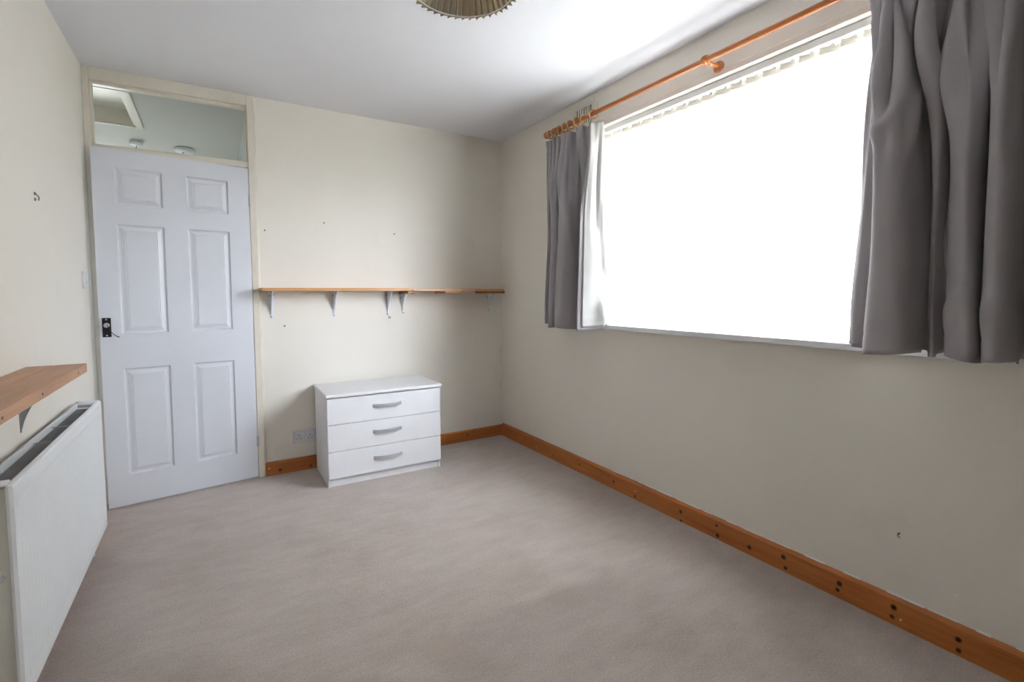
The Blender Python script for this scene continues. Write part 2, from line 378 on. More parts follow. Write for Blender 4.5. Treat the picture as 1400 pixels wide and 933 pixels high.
# ------------------------------------------------------------------ curtains
def catmull(P, n):
    P = [Vector(p) for p in P]; P = [2*P[0]-P[1]] + P + [2*P[-1]-P[-2]]; segs = len(P)-3; out = []
    for i in range(n+1):
        t = i/n*segs; k = min(int(t), segs-1); u = t-k; a, b, c, d = P[k:k+4]
        out.append(0.5*((2*b) + (c-a)*u + (2*a-5*b+4*c-d)*u*u + (3*b-a-3*c+d)*u*u*u))
    return out
def curtain(name, label, bot, top, mid, zfun, ztop, rings, edge, pinch=(), lin=(0.0, 1.0), crease=(), gather=(0.004, 20), fold=1.5, keep=0):
    """bot / mid / top: plan control points (y, x); rows are blended between them; the lining hangs behind on its own mesh"""
    n, m = 240, 72
    deep = lambda P, k: [(y, (x if i >= len(P)-k else 2.535+(x-2.535)*(1+(fold-1)*(1.0 if x < 2.535 else back)))) for i, (y, x) in enumerate(P)]
    back = 0; bot = deep(bot, keep); back = 0.5; mid = deep(mid, keep); back = 1.2; top = deep(top, keep)
    pb, pm, pt = catmull(bot, n), catmull(mid, n), catmull(top, n)
    root = empty(name, (PX, (top[0][0]+top[-1][0])/2, PZ), label, 'curtain', 'grey lined curtains'); o = Vector(root.location)
    rows = []
    for j in range(m+1):
        t = j/m; row = []
        for i in range(n+1):
            s = i/n
            a, b, c = pb[i], pm[i], pt[i]
            w0, w1, w2 = max(0, 1-t/0.55), 0, max(0, (t-0.50)/0.45)
            w2 = min(1, w2); w0, w2 = w0*w0*(3-2*w0), w2*w2*(3-2*w2); w1 = 1-w0-w2
            p = a*w0 + b*w1 + c*w2
            # soft, irregular drape and slanting creases
            dn = 0.0035*math.sin(23*s+5*t)*math.sin(3.1*t+9*s) + 0.002*math.sin(61*s+11*t)
            gt = max(0.0, min(1.0, (t-0.35)/0.5)); gt = gt*gt*(3-2*gt)
            dn += gather[0]*gt*(math.sin(2*math.pi*gather[1]*s + 2.2*math.sin(3.0*t)) + 0.5*math.sin(2*math.pi*gather[1]*1.7*s + 5*t))
            for (s0, t0, ss, tt, amp, sl) in crease:
                ds = (s-s0-(t-t0)*sl)/ss; dt = (t-t0)/tt
                dn += 1.25*amp*math.exp(-ds*ds-dt*dt)
            if 0.935 < t < 0.965: dn -= 0.0035                # stitched heading tape pulls the cloth in
            if 0.052 < t < 0.066: dn -= 0.0015               # hem seam
            row.append((p, dn))
        rows.append(row)
    def build(nm, mat, off, s0, s1, solid, parent):
        bm = bmesh.new(); g = []; i0, i1 = int(s0*n), int(s1*n)
        for j, row in enumerate(rows):
            t = j/m; q = []
            for i in range(i0, i1+1):
                p, dn = row[i]; d = row[min(i+1, n)][0]-row[max(i-1, 0)][0]; d.normalize()
                nx, ny = d[0], -d[1]                              # room-side normal in (x, y); p = (y, x)
                x = p[1] + nx*(dn+off); y = p[0] + ny*(dn+off)
                zb = zfun(y, x, i/n); z = zb + (ztop-zb)*t
                if off: z = min(max(z, zb+0.022), ztop-0.012)
                q.append(bm.verts.new((x-o.x, y-o.y, z-o.z)))
            g.append(q)
        for A, C in zip(g, g[1:]):
            for i in range(len(A)-1): bm.faces.new((A[i], A[i+1], C[i+1], C[i]))
        me = bpy.data.meshes.new(nm); bm.to_mesh(me); bm.free(); me.materials.append(mat)
        for f in me.polygons: f.use_smooth = True
        ob = bpy.data.objects.new(nm, me); COL.objects.link(ob); ob.parent = parent
        md = ob.modifiers.new('thick', 'SOLIDIFY'); md.thickness = solid; md.offset = 0
        return ob
    build('curtain_cloth', m_curt, 0.0, 0, 1, 0.0016, root)
    tag(build('lining', m_lining, -0.0045, lin[0], lin[1], 0.001, root), 'pale cream lining on the window side')
    first = None
    for (yr, tilt) in rings:
        if first is None:
            bm = bmesh.new()
            tube(bm, [(0.0245*math.cos(a), 0, 0.0245*math.sin(a)) for a in [2*math.pi*k/28 for k in range(28)]], 0.0052, 8, closed=True)
            tube(bm, [(0, 0, -0.0265), (0, 0, -0.036)], 0.0016, 6)
            tube(bm, [(0, 0.004*math.cos(a), -0.038+0.004*math.sin(a)) for a in [2*math.pi*k/10 for k in range(10)]], 0.0012, 6, closed=True)
            first = r = obj('curtain_ring', bm, m_ring, root, smooth=True)
        else:
            r = first.copy(); COL.objects.link(r); r.parent = root
        r.location = (0, yr-o.y, -0.0052); r.rotation_euler = (0, 0, tilt)
        hk = bmesh.new(); tube(hk, [(0, 0, -0.037), (0.006, 0, -0.050), (0.004, 0, -0.068)], 0.0013, 6)
        hk = obj('curtain_hook', hk, m_steel, r)
    return root

botL = [(-0.800,2.602),(-0.812,2.545),(-0.838,2.500),(-0.862,2.535),(-0.872,2.565),(-0.884,2.520),(-0.905,2.484),(-0.935,2.500),(-0.948,2.560),(-0.962,2.510),(-0.990,2.478),(-1.050,2.472),(-1.085,2.515),(-1.095,2.580),(-1.15,2.602),(-1.25,2.612),(-1.322,2.606),(-1.345,2.588),(-1.325,2.558),(-1.285,2.515),(-1.225,2.448)]
midL = [(-0.800,2.596),(-0.815,2.540),(-0.842,2.512),(-0.862,2.545),(-0.880,2.562),(-0.895,2.515),(-0.920,2.492),(-0.948,2.515),(-0.962,2.565),(-0.980,2.515),(-1.010,2.484),(-1.075,2.482),(-1.105,2.525),(-1.115,2.585),(-1.17,2.600),(-1.26,2.606),(-1.318,2.600),(-1.335,2.580),(-1.315,2.552),(-1.285,2.515),(-1.232,2.462)]
topL = [(-0.800,2.580),(-0.806,2.548),(-0.825,2.516),(-0.850,2.535),(-0.868,2.556),(-0.890,2.528),(-0.915,2.512),(-0.945,2.530),(-0.962,2.556),(-0.985,2.526),(-1.020,2.508),(-1.060,2.518),(-1.080,2.560),(-1.110,2.560),(-1.145,2.520),(-1.185,2.512),(-1.215,2.560),(-1.262,2.585),(-1.302,2.568),(-1.290,2.535),(-1.252,2.512)]
def zL(y, x, s):
    b = 0.974 + 0.007*math.sin(17*s)
    if s < 0.16: b += 0.012
    if y < -1.09 and x > 2.572: b = max(b, 1.0065 + 0.003*math.sin(40*s))
    return b
curtain('curtain', 'narrow grey curtain near the far corner with its white lining turned outward', botL, topL, midL, zL, 2.212,
        [(-0.823, 0.2), (-0.875, -0.15), (-0.930, 0.25), (-0.985, 0.1), (-1.045, -0.2), (-1.105, 0.15), (-1.160, 0.35), (-1.262, -0.6)], None, lin=(0.02, 0.985),
        crease=[(0.30, 0.74, 0.020, 0.10, 0.022, 0.20), (0.40, 0.66, 0.018, 0.10, 0.020, -0.18), (0.48, 0.80, 0.016, 0.12, 0.020, 0.16), (0.22, 0.62, 0.018, 0.12, 0.014, 0.16), (0.56, 0.60, 0.02, 0.14, 0.022, -0.12), (0.14, 0.74, 0.02, 0.14, 0.012, 0.2),
                (0.86, 0.20, 0.03, 0.10, 0.010, 0.3), (0.92, 0.62, 0.03, 0.25, 0.008, 0.05), (0.88, 0.08, 0.04, 0.05, -0.012, 0.2)], gather=(0.009, 15), fold=1.35, keep=4)
botR = [(-2.664,2.576),(-2.690,2.556),(-2.728,2.562),(-2.750,2.530),(-2.752,2.500),(-2.775,2.478),(-2.835,2.470),(-2.872,2.488),(-2.884,2.545),(-2.892,2.580),(-2.906,2.560),(-2.918,2.545),(-2.932,2.575),(-2.944,2.582),(-2.955,2.545),(-2.985,2.500),(-3.028,2.474),(-3.046,2.495),(-3.048,2.560),(-3.052,2.530),(-3.060,2.490),(-3.088,2.468),(-3.108,2.485),(-3.116,2.550),(-3.135,2.582),(-3.170,2.560),(-3.200,2.490),(-3.255,2.480),(-3.28,2.56),(-3.32,2.575),(-3.36,2.50),(-3.41,2.52),(-3.43,2.60)]
midR = [(-2.684,2.580),(-2.705,2.556),(-2.738,2.566),(-2.756,2.535),(-2.762,2.502),(-2.784,2.480),(-2.832,2.478),(-2.864,2.500),(-2.872,2.550),(-2.888,2.578),(-2.900,2.545),(-2.915,2.530),(-2.926,2.570),(-2.936,2.578),(-2.946,2.540),(-2.972,2.508),(-3.004,2.490),(-3.022,2.510),(-3.030,2.562),(-3.038,2.532),(-3.048,2.494),(-3.078,2.474),(-3.104,2.490),(-3.112,2.555),(-3.130,2.580),(-3.16,2.555),(-3.20,2.495),(-3.25,2.485),(-3.28,2.56),(-3.32,2.575),(-3.36,2.50),(-3.41,2.52),(-3.43,2.60)]
topR = [(-2.715,2.556),(-2.730,2.540),(-2.752,2.530),(-2.768,2.545),(-2.776,2.520),(-2.790,2.508),(-2.815,2.514),(-2.828,2.530),(-2.840,2.556),(-2.858,2.560),(-2.872,2.528),(-2.895,2.510),(-2.915,2.530),(-2.930,2.556),(-2.945,2.540),(-2.962,2.512),(-2.985,2.508),(-3.005,2.530),(-3.020,2.556),(-3.032,2.530),(-3.048,2.506),(-3.075,2.506),(-3.095,2.535),(-3.108,2.558),(-3.13,2.555),(-3.155,2.520),(-3.185,2.508),(-3.23,2.520),(-3.26,2.556),(-3.30,2.540),(-3.34,2.510),(-3.39,2.520),(-3.41,2.57)]
def zR(y, x, s): return 0.992 + 0.006*math.sin(29*s+1.0) + (0.010 if x > 2.56 else 0)
curtain('curtain', 'large grey curtain in deep folds at the near end of the window', botR, topR, midR, zR, 2.212,
        [(-2.735, 0.3), (-2.80, 0.1), (-2.885, -0.2), (-2.97, 0.15), (-3.06, -0.1), (-3.16, 0.2), (-3.26, 0.0), (-3.36, -0.2)], None, lin=(0.015, 0.99),
        crease=[(0.165, 0.62, 0.022, 0.035, 0.024, 0.35), (0.12, 0.82, 0.014, 0.14, 0.024, -0.10), (0.19, 0.80, 0.013, 0.16, 0.026, -0.13), (0.235, 0.74, 0.013, 0.18, 0.024, 0.10), (0.29, 0.78, 0.012, 0.16, 0.026, 0.14), (0.345, 0.72, 0.013, 0.18, 0.024, -0.08),
                (0.41, 0.80, 0.014, 0.18, 0.026, -0.12), (0.47, 0.66, 0.016, 0.16, 0.022, -0.10), (0.54, 0.84, 0.014, 0.14, 0.022, 0.10), (0.40, 0.30, 0.014, 0.10, 0.016, 0.10), (0.47, 0.13, 0.02, 0.05, 0.012, 0.5), (0.66, 0.14, 0.03, 0.05, 0.010, 0.4), (0.06, 0.58, 0.02, 0.03, 0.012, 0.3)], gather=(0.017, 15), fold=1.6, keep=0)

# ------------------------------------------------------------------ wall vent above the pole
vent = empty('air_vent', (W, -1.07, 2.318), 'cream slotted air vent on the wall behind the curtain pole end', 'vent'); no = Vector(vent.location)
bm = bmesh.new()
ys = [-0.955]; zs0, zs1 = 2.275, 2.378
slots = [-0.995-0.0225*k for k in range(7)]
def vbox(a, b): box(bm, Vector(a)-no, Vector(b)-no)
vbox((W-0.008, -1.185, 2.240), (W, -0.955, zs0)); vbox((W-0.008, -1.185, zs1), (W, -0.955, 2.398))
prev = -0.955
for sy in slots: vbox((W-0.008, sy+0.0055, zs0), (W, prev, zs1)); prev = sy-0.0055
vbox((W-0.008, prev, zs0), (W, -1.185, zs1)); obj('vent_plate', bm, m_cream, vent)
for sy in slots: B('slot', (W-0.002, sy-0.0055, zs0), (W-0.0003, sy+0.0055, zs1), m_dark, vent, 0, tuple(no))

# ------------------------------------------------------------------ door frame, fanlight, door
fr = empty('trim_2', (0.41, 0, 0), 'cream painted door frame rising to the ceiling with a fanlight opening', 'door frame', kind='structure'); fo = tuple(fr.location)
B('jamb', (0.0, -0.015, 0), (0.030, 0.10, H), m_cream, fr, 0.003, fo)
B('jamb', (0.789, -0.015, 0), (0.826, 0.10, H), m_cream, fr, 0.003, fo)
B('head', (0.030, -0.015, 2.375), (0.789, 0.10, H), m_cream, fr, 0.003, fo)
B('transom_bar', (0.030, -0.008, 1.994), (0.789, 0.10, 2.026), m_cream, fr, 0.003, fo)
B('door_stop', (0.030, 0.034, 0), (0.042, 0.06, 1.994), m_cream, fr, 0.002, fo)
B('door_stop', (0.777, 0.034, 0), (0.789, 0.06, 1.994), m_cream, fr, 0.002, fo)
bm = bmesh.new(); prism(bm, [(0.826, -0.016, 0), (0.838, 0, 0), (0.826, 0, 0)], (0, 0, H)); bmesh.ops.translate(bm, verts=bm.verts[:], vec=(-fo[0], 0, 0)); obj('edge_bead', bm, m_cream, fr)
w2 = empty('window_2', (0.41, 0.03, 2.026), 'narrow clear glass fanlight over the bedroom door', 'window', kind='structure'); o2 = tuple(w2.location)
B('glazing_bead', (0.030, 0.006, 2.358), (0.789, 0.028, 2.375), m_cream, w2, 0.002, o2)
B('glazing_bead', (0.030, 0.006, 2.026), (0.789, 0.028, 2.034), m_cream, w2, 0.002, o2)
B('glazing_bead', (0.030, 0.006, 2.034), (0.042, 0.028, 2.358), m_cream, w2, 0.002, o2)
B('glazing_bead', (0.777, 0.006, 2.034), (0.789, 0.028, 2.358), m_cream, w2, 0.002, o2)
B('pane', (0.030, 0.029, 2.026), (0.789, 0.033, 2.375), m_glass, w2, 0, o2)

DW, DZ0, DZ1, DT = 0.756, 0.010, 1.988, 0.035
door = empty('door_1', (0.786, -0.014, 0), 'white six-panel bedroom door standing slightly ajar', 'door', kind='structure', rz=0.155)
PAN = [(-0.662, -0.440, 1.686, 1.895), (-0.335, -0.111, 1.686, 1.895), (-0.666, -0.447, 0.975, 1.587), (-0.335, -0.113, 0.975, 1.587), (-0.660, -0.438, 0.180, 0.788), (-0.333, -0.109, 0.180, 0.788)]
PAN = [(-0.664, -0.443, z0, z1) if x0 < -0.5 else (-0.335, -0.112, z0, z1) for x0, x1, z0, z1 in PAN]
bm = bmesh.new(); xs = sorted({-DW, 0.0, *[p[0] for p in PAN], *[p[1] for p in PAN]}); zs = sorted({DZ0, DZ1, *[p[2] for p in PAN], *[p[3] for p in PAN]})
for xa, xb in zip(xs, xs[1:]):
    for za, zb in zip(zs, zs[1:]):
        if any(p[0] <= (xa+xb)/2 <= p[1] and p[2] <= (za+zb)/2 <= p[3] for p in PAN): box(bm, (xa, 0.018, za), (xb, DT, zb))
        else: box(bm, (xa, 0, za), (xb, DT, zb))
bmesh.ops.remove_doubles(bm, verts=bm.verts[:], dist=1e-5)
dup = [f for f in bm.faces if False]
obj('door_leaf', bm, m_door, door)
for (x0, x1, z0, z1) in PAN:
    bm = bmesh.new(); prevr = None
    for ins, dep in ((0, 0.0), (0.004, 0.0005), (0.010, 0.010), (0.016, 0.0105), (0.020, 0.0095), (0.037, 0.0035), (0.039, 0.005), (0.041, 0.003)):
        r = [bm.verts.new(p) for p in ((x0+ins, dep, z0+ins), (x1-ins, dep, z0+ins), (x1-ins, dep, z1-ins), (x0+ins, dep, z1-ins))]
        if prevr:
            for k in range(4): bm.faces.new((prevr[k], prevr[(k+1) % 4], r[(k+1) % 4], r[k]))
        prevr = r
    bm.faces.new(prevr)
    # close the back so the moulding is a solid piece
    bk = [bm.verts.new(p) for p in ((x0, 0.0175, z0), (x1, 0.0175, z0), (x1, 0.0175, z1), (x0, 0.0175, z1))]
    bm.verts.ensure_lookup_table(); fr0 = [bm.verts[i] for i in range(4)]
    for k in range(4): bm.faces.new((fr0[k], fr0[(k+1) % 4], bk[(k+1) % 4], bk[k]))
    bm.faces.new(bk)
    obj('panel', bm, m_door, door)
for zc in (1.786, 0.245):
    bm = bmesh.new(); tube(bm, [(0.004, -0.005, zc-0.034), (0.004, -0.005, zc+0.034)], 0.0055, 12); box(bm, (-0.004, -0.002, zc-0.034), (0.002, 0.02, zc+0.034))
    for k in (-0.02, 0, 0.02): lathe(bm, [(0.0062, -0.001), (0.0062, 0.001)], (0.004, -0.005, zc+k), (0, 0, 1), 12)
    tag(obj('hinge', bm, m_steel, door), 'dull steel hinge')
hd = B('handle_plate', (-0.744, -0.005, 0.966), (-0.706, 0.0, 1.071), m_black, door, 0.0015); tag(hd, 'bare black latch plate without its lever')
bm = bmesh.new(); lathe(bm, [(0.013, 0.004), (0.0135, 0.012), (0.011, 0.017), (0.008, 0.017), (0.007, 0.010)], (-0.726, 0, 1.031), (0, -1, 0), 20); box(bm, (-0.730, -0.028, 1.027), (-0.722, -0.004, 1.035))
tag(obj('spindle', bm, m_steel, hd, smooth=False), 'bare steel handle spindle')
for zc in (1.062, 0.975):
    bm = bmesh.new(); lathe(bm, [(0.004, 0.0045), (0.004, 0.007), (0.002, 0.0075)], (-0.726, 0, zc), (0, -1, 0), 12); obj('screw', bm, m_steel, hd)
bm = bmesh.new(); lathe(bm, [(0.0035, 0.0045), (0.0035, 0.0065)], (-0.727, 0, 0.999), (0, -1, 0), 12); obj('keyhole', bm, m_dark, hd)
bm = bmesh.new(); tube(bm, [(-0.722, -0.026, 1.029), (-0.714, -0.027, 1.008), (-0.706, -0.022, 0.993), (-0.695, -0.016, 0.978), (-0.682, -0.012, 0.968), (-0.674, -0.010, 0.965)], [0.0018, 0.0018, 0.0018, 0.0018, 0.0024, 0.0035], 8)
tag(obj('cord', bm, m_black, hd, smooth=True), 'short black cord hanging from the spindle')
bm = bmesh.new(); box(bm, (-DW-0.0025, 0.008, 0.97), (-DW, 0.030, 1.07)); box(bm, (-DW-0.010, 0.012, 1.020), (-DW-0.0025, 0.024, 1.036)); obj('latch', bm, m_steel, door)

# ------------------------------------------------------------------ hallway behind the fanlight
HX0, HX1, HY1 = -0.75, 0.812, 2.35
struct(B('floor.001', (HX0, 0.0, -0.1), (HX1+0.1, HY1, 0.0), m_carpet), 'carpeted hallway floor beyond the door', 'floor')
bm = bmesh.new(); hx0, hx1, hy0, hy1 = -0.62, 0.130, 0.33, 1.05       # loft opening in the hall ceiling
box(bm, (HX0, 0.0, H), (hx0, HY1, H+0.10)); box(bm, (hx1, 0.0, H), (HX1+0.1, HY1, H+0.10)); box(bm, (hx0, 0.0, H), (hx1, hy0, H+0.10)); box(bm, (hx0, hy1, H), (hx1, HY1, H+0.10))
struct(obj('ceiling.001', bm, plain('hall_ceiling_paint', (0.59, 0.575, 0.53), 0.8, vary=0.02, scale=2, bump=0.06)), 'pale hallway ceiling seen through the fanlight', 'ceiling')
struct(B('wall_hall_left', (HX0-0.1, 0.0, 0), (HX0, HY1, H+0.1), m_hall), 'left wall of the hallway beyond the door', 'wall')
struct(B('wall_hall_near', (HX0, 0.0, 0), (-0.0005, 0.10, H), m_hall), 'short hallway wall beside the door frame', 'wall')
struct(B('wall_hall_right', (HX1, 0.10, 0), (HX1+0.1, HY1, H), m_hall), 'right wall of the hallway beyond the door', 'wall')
qx0, qx1, qz0, qz1 = -0.60, -0.08, 1.25, 2.02  # opening added out of view to light the hall ceiling
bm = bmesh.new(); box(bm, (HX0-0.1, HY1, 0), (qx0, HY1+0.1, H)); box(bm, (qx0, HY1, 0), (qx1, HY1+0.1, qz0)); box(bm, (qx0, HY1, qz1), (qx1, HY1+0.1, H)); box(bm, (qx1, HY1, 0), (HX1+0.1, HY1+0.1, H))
struct(obj('wall_hall_far', bm, m_hall), 'far hallway wall with an opening added to let light in', 'wall')
w3 = empty('added_hall_window', ((qx0+qx1)/2, HY1+0.05, qz0), 'added unseen window that lights the hallway from its far end', 'window', kind='structure'); o3 = tuple(w3.location)
bm = bmesh.new()
for a, b in (((qx0, HY1+0.03, qz0), (qx1, HY1+0.08, qz0+0.04)), ((qx0, HY1+0.03, qz1-0.04), (qx1, HY1+0.08, qz1)), ((qx0, HY1+0.03, qz0+0.04), (qx0+0.04, HY1+0.08, qz1-0.04)), ((qx1-0.04, HY1+0.03, qz0+0.04), (qx1, HY1+0.08, qz1-0.04))):
    box(bm, [p-q for p, q in zip(a, o3)], [p-q for p, q in zip(b, o3)])
obj('window_frame', bm, m_white, w3)
B('pane', (qx0+0.04, HY1+0.05, qz0+0.04), (qx1-0.04, HY1+0.055, qz1-0.04), m_glass, w3, 0, o3)
struct(B('trim_3', (0.794, 1.10, 0), (HX1, 1.14, 2.335), m_white), 'white upright trim on the hallway wall behind the fanlight', 'trim')
lh = empty('loft_hatch', ((hx0+hx1)/2, (hy0+hy1)/2, H), 'cream loft hatch in the hallway ceiling seen through the fanlight', 'hatch'); lo = tuple(lh.location)
bm = bmesh.new()
for a, b in (((hx0, hy0, H-0.012), (hx1+0.045, hy0-0.045, H-0.0005)), ((hx0, hy1, H-0.012), (hx1+0.045, hy1+0.02, H-0.0005)), ((hx1, hy0, H-0.012), (hx1+0.045, hy1, H-0.0005))):
    box(bm, [p-q for p, q in zip(a, lo)], [p-q for p, q in zip(b, lo)])
obj('hatch_frame', bm, m_cream, lh, 0.003)
bm = bmesh.new()
for a, b in (((hx0, hy0, H), (hx1, hy0+0.012, H+0.16)), ((hx0, hy1-0.012, H), (hx1, hy1, H+0.16)), ((hx1-0.012, hy0, H), (hx1, hy1, H+0.16)), ((hx0, hy0, H), (hx0+0.012, hy1, H+0.16))):
    box(bm, [p-q for p, q in zip(a, lo)], [p-q for p, q in zip(b, lo)])
obj('hatch_lining', bm, m_cream, lh)
B('hatch_board', (hx0, hy0, H+0.10), (hx1-0.012, hy1-0.012, H+0.118), m_cream, lh, 0, lo)
def smoke(name, x, y, r, label, cat, pin):
    t = empty(name, (x, y, H), label, cat)
    bm = bmesh.new(); lathe(bm, [(r*0.82, 0.0), (r*0.82, -0.010), (r, -0.012), (r, -0.024), (r*0.9, -0.034), (r*0.6, -0.040)], (0, 0, -0.0005), (0, 0, 1), 28); obj('body', bm, m_plast, t, smooth=False)
    bm = bmesh.new()
    if pin: tube(bm, [(0, 0, -0.040), (0, 0, -0.080)], 0.003, 8)
    else: lathe(bm, [(0.008, -0.041), (0.008, -0.046)], (-0.01, -0.02, 0), (0, 0, 1), 12)
    tag(obj('pull_pin' if pin else 'test_button', bm, m_grime, t), 'thin dark pin' if pin else 'small dark button')
smoke('ceiling_fitting', 0.085, 1.49, 0.045, 'small round hall ceiling fitting with a thin pin, left of the alarm', 'ceiling fitting', True)
smoke('smoke_alarm', 0.41, 1.54, 0.074, 'larger white round smoke alarm on the hallway ceiling', 'alarm', False)

# ------------------------------------------------------------------ chest of drawers
ch = empty('chest_of_drawers', (1.512, -0.03, 0), 'white three-drawer chest with curved steel handles against the back wall', 'chest of drawers', rz=-0.010)
cw, cd = 0.738, 0.424; x0, x1 = -cw/2, cw/2
bm = bmesh.new(); box(bm, (x0, -cd+0.012, 0), (x0+0.016, 0, 0.560)); box(bm, (x1-0.016, -cd+0.012, 0), (x1, 0, 0.560)); box(bm, (x0+0.016, -0.012, 0), (x1-0.016, 0, 0.560)); box(bm, (x0+0.016, -cd+0.04, 0.045), (x1-0.016, -0.012, 0.058))
obj('carcass', bm, m_chest, ch, 0.001)
B('plinth', (x0+0.016, -cd+0.020, 0), (x1-0.016, -cd+0.036, 0.050), m_chest, ch, 0.001)
B('top', (x0-0.008, -cd-0.020, 0.562), (x1+0.010, 0.0, 0.584), m_chest, ch, 0.007)
for z0, z1 in ((0.394, 0.556), (0.226, 0.391), (0.056, 0.223)):
    dr = B('drawer', (x0+0.001, -cd-0.006, z0), (x1-0.001, -cd+0.0115, z1), m_chest, ch, 0.0015)
    bm = bmesh.new(); zc = z0+0.092; prof = []
    for k in range(13):
        u = k/12*2-1; prof.append((0.001+u*0.093, -cd-0.006-0.026*(1-u*u)-0.001, 0))
    outer = [(p[0], p[1]-0.0035) for p in prof]; inner = [(p[0], p[1]+0.0035) for p in prof]
    poly = [(a, b, zc-0.010) for a, b in outer] + [(a, min(b, -cd-0.0062), zc-0.010) for a, b in inner[::-1]]
    prism(bm, poly, (0, 0, 0.020)); tag(obj('handle', bm, m_steel, dr, 0.001), 'bowed brushed steel handle')

# ------------------------------------------------------------------ double socket and light switch
so = empty('double_socket', (1.072, 0, 0.230), 'white double wall socket beside the chest of drawers', 'socket')
B('plate', (-0.073, -0.009, -0.043), (0.073, 0, 0.043), m_socket, so, 0.003)
for sx in (-0.036, 0.036):
    B('switch_rocker', (sx*0.33-0.006, -0.0125, 0.012), (sx*0.33+0.006, -0.008, 0.030), m_plast, so, 0.001)
    for dx, dz, w_, h_ in ((0.0, 0.008, 0.004, 0.009), (-0.011, -0.012, 0.007, 0.004), (0.011, -0.012, 0.007, 0.004)):
        B('pin_hole', (sx+dx-w_/2, -0.0094, dz-h_/2), (sx+dx+w_/2, -0.0085, dz+h_/2), m_dark, so)
for sx in (-0.060, 0.060):
    bm = bmesh.new(); lathe(bm, [(0.0035, 0.0085), (0.0035, 0.0098)], (sx, 0, 0), (0, -1, 0), 10); obj('screw', bm, m_steel, so)
sw = empty('light_switch', (0, -0.215, 1.275), 'white rocker light switch on the left wall near the door', 'switch')
B('plate', (0, -0.043, -0.043), (0.010, 0.043, 0.043), m_plast, sw, 0.002)
bm = bmesh.new(); prism(bm, [(0.009, -0.007, -0.013), (0.017, -0.007, -0.011), (0.011, -0.007, 0.012), (0.009, -0.007, 0.013)], (0, 0.014, 0)); obj('rocker', bm, m_plast, sw)

# ------------------------------------------------------------------ shelves on the back wall
def bracket(parent, x, ztop, zbot, depth, mat, wall_y=0.0, screws=True, lean=0.0, wid=0.017):
    """pressed steel bracket: wall strap, shelf strap and a tapering folded gusset"""
    o = parent.location; bm = bmesh.new(); P = lambda a: Vector(a) - o
    l = ztop-zbot
    prism(bm, [P((x-wid, 0, ztop)), P((x+wid, 0, ztop)), P((x+wid*0.45+lean, 0, zbot)), P((x-wid*0.45+lean, 0, zbot))], (0, -0.002, 0))
    prism(bm, [P((x-wid, 0, ztop)), P((x+wid, 0, ztop)), P((x+wid*0.8, -depth, ztop)), P((x-wid*0.8, -depth, ztop))], (0, 0, -0.002))
    # gusset: curved web between the two straps with a rounded nose
    n = 8; A = []
    for k in range(n+1):
        u = k/n; A.append((-(depth-0.012)*(1-u)**1.35-0.003, ztop-0.002-(l-0.012)*u**1.25))
    web = [(0, -0.002, ztop-0.002)] + [(0, a, b) for a, b in A] + [(0, -0.002, zbot+0.008)]
    prism(bm, [P((x-0.0035+lean*0.6, p[1], p[2])) for p in web], (0.007, 0, 0))
    b = obj('bracket', bm, mat, parent, 0.0012)
    if screws:
        for dx, dz in ((-wid*0.62, -0.030), (wid*0.62, -0.022), (lean, -l+0.005)):
            s_ = bmesh.new(); lathe(s_, [(0.0042, 0.0018), (0.0042, 0.0040), (0.002, 0.0046)], P((x+dx, 0, ztop+dz)), (0, -1, 0), 10); obj('screw', s_, m_grime, b)
    return b
s1 = empty('wall_shelf', (1.30, 0, 1.228), 'long pale pine shelf on three white brackets beside the door frame', 'shelf', 'pine shelves on the back wall'); so1 = tuple(s1.location)
bm = bmesh.new(); prism(bm, [(0.822, -0.001, 1.217), (0.822, -0.195, 1.217), (0.832, -0.205, 1.217), (1.783, -0.205, 1.217), (1.783, -0.001, 1.217)], (0, 0, 0.020)); bmesh.ops.translate(bm, verts=bm.verts[:], vec=[-c for c in so1])
obj('board', bm, m_sh1, s1, 0.002)
s1b = s1.children[0]; s1b.location = (0, 0, 0)
for xb, lean in ((0.897, -0.004), (1.292, -0.006), (1.668, -0.004)): bracket(s1, xb, 1.2168, 1.042, 0.13, m_bracket, lean=lean)
bm = bmesh.new()                                   # a knob of filler by the third bracket foot
lathe(bm, [(0.002, 0), (0.012, 0.001), (0.010, 0.006), (0.003, 0.010)], (1.680-so1[0], 0, 1.026-so1[2]), (0, -1, 0), 10); obj('wall_plug', bm, m_plug, s1)
s2 = empty('wall_shelf', (2.16, 0, 1.222), 'shorter pine shelf on brown battens running into the far corner', 'shelf', 'pine shelves on the back wall'); so2 = tuple(s2.location)
B('board', (1.790, -0.200, 1.2155), (2.545, -0.001, 1.2325), m_sh2, s2, 0.0015, so2)
def P2(name, a, b, m): return B(name, a, b, m, s2, 0.002, so2)
tag(P2('batten', (1.752, -0.205, 1.196), (1.796, -0.004, 1.2153), m_bat), 'brown-stained end batten')
P2('batten', (2.036, -0.203, 1.199), (2.160, -0.004, 1.2153), m_batp)
tag(P2('batten', (2.385, -0.203, 1.197), (2.548, -0.004, 1.2153), m_bat), 'brown-stained end batten')
bracket(s2, 1.772, 1.1958, 1.050, 0.10, m_bracket, lean=0.012, wid=0.013)
bracket(s2, 2.508, 1.1968, 1.055, 0.12, m_bracket, lean=0.0, wid=0.015)

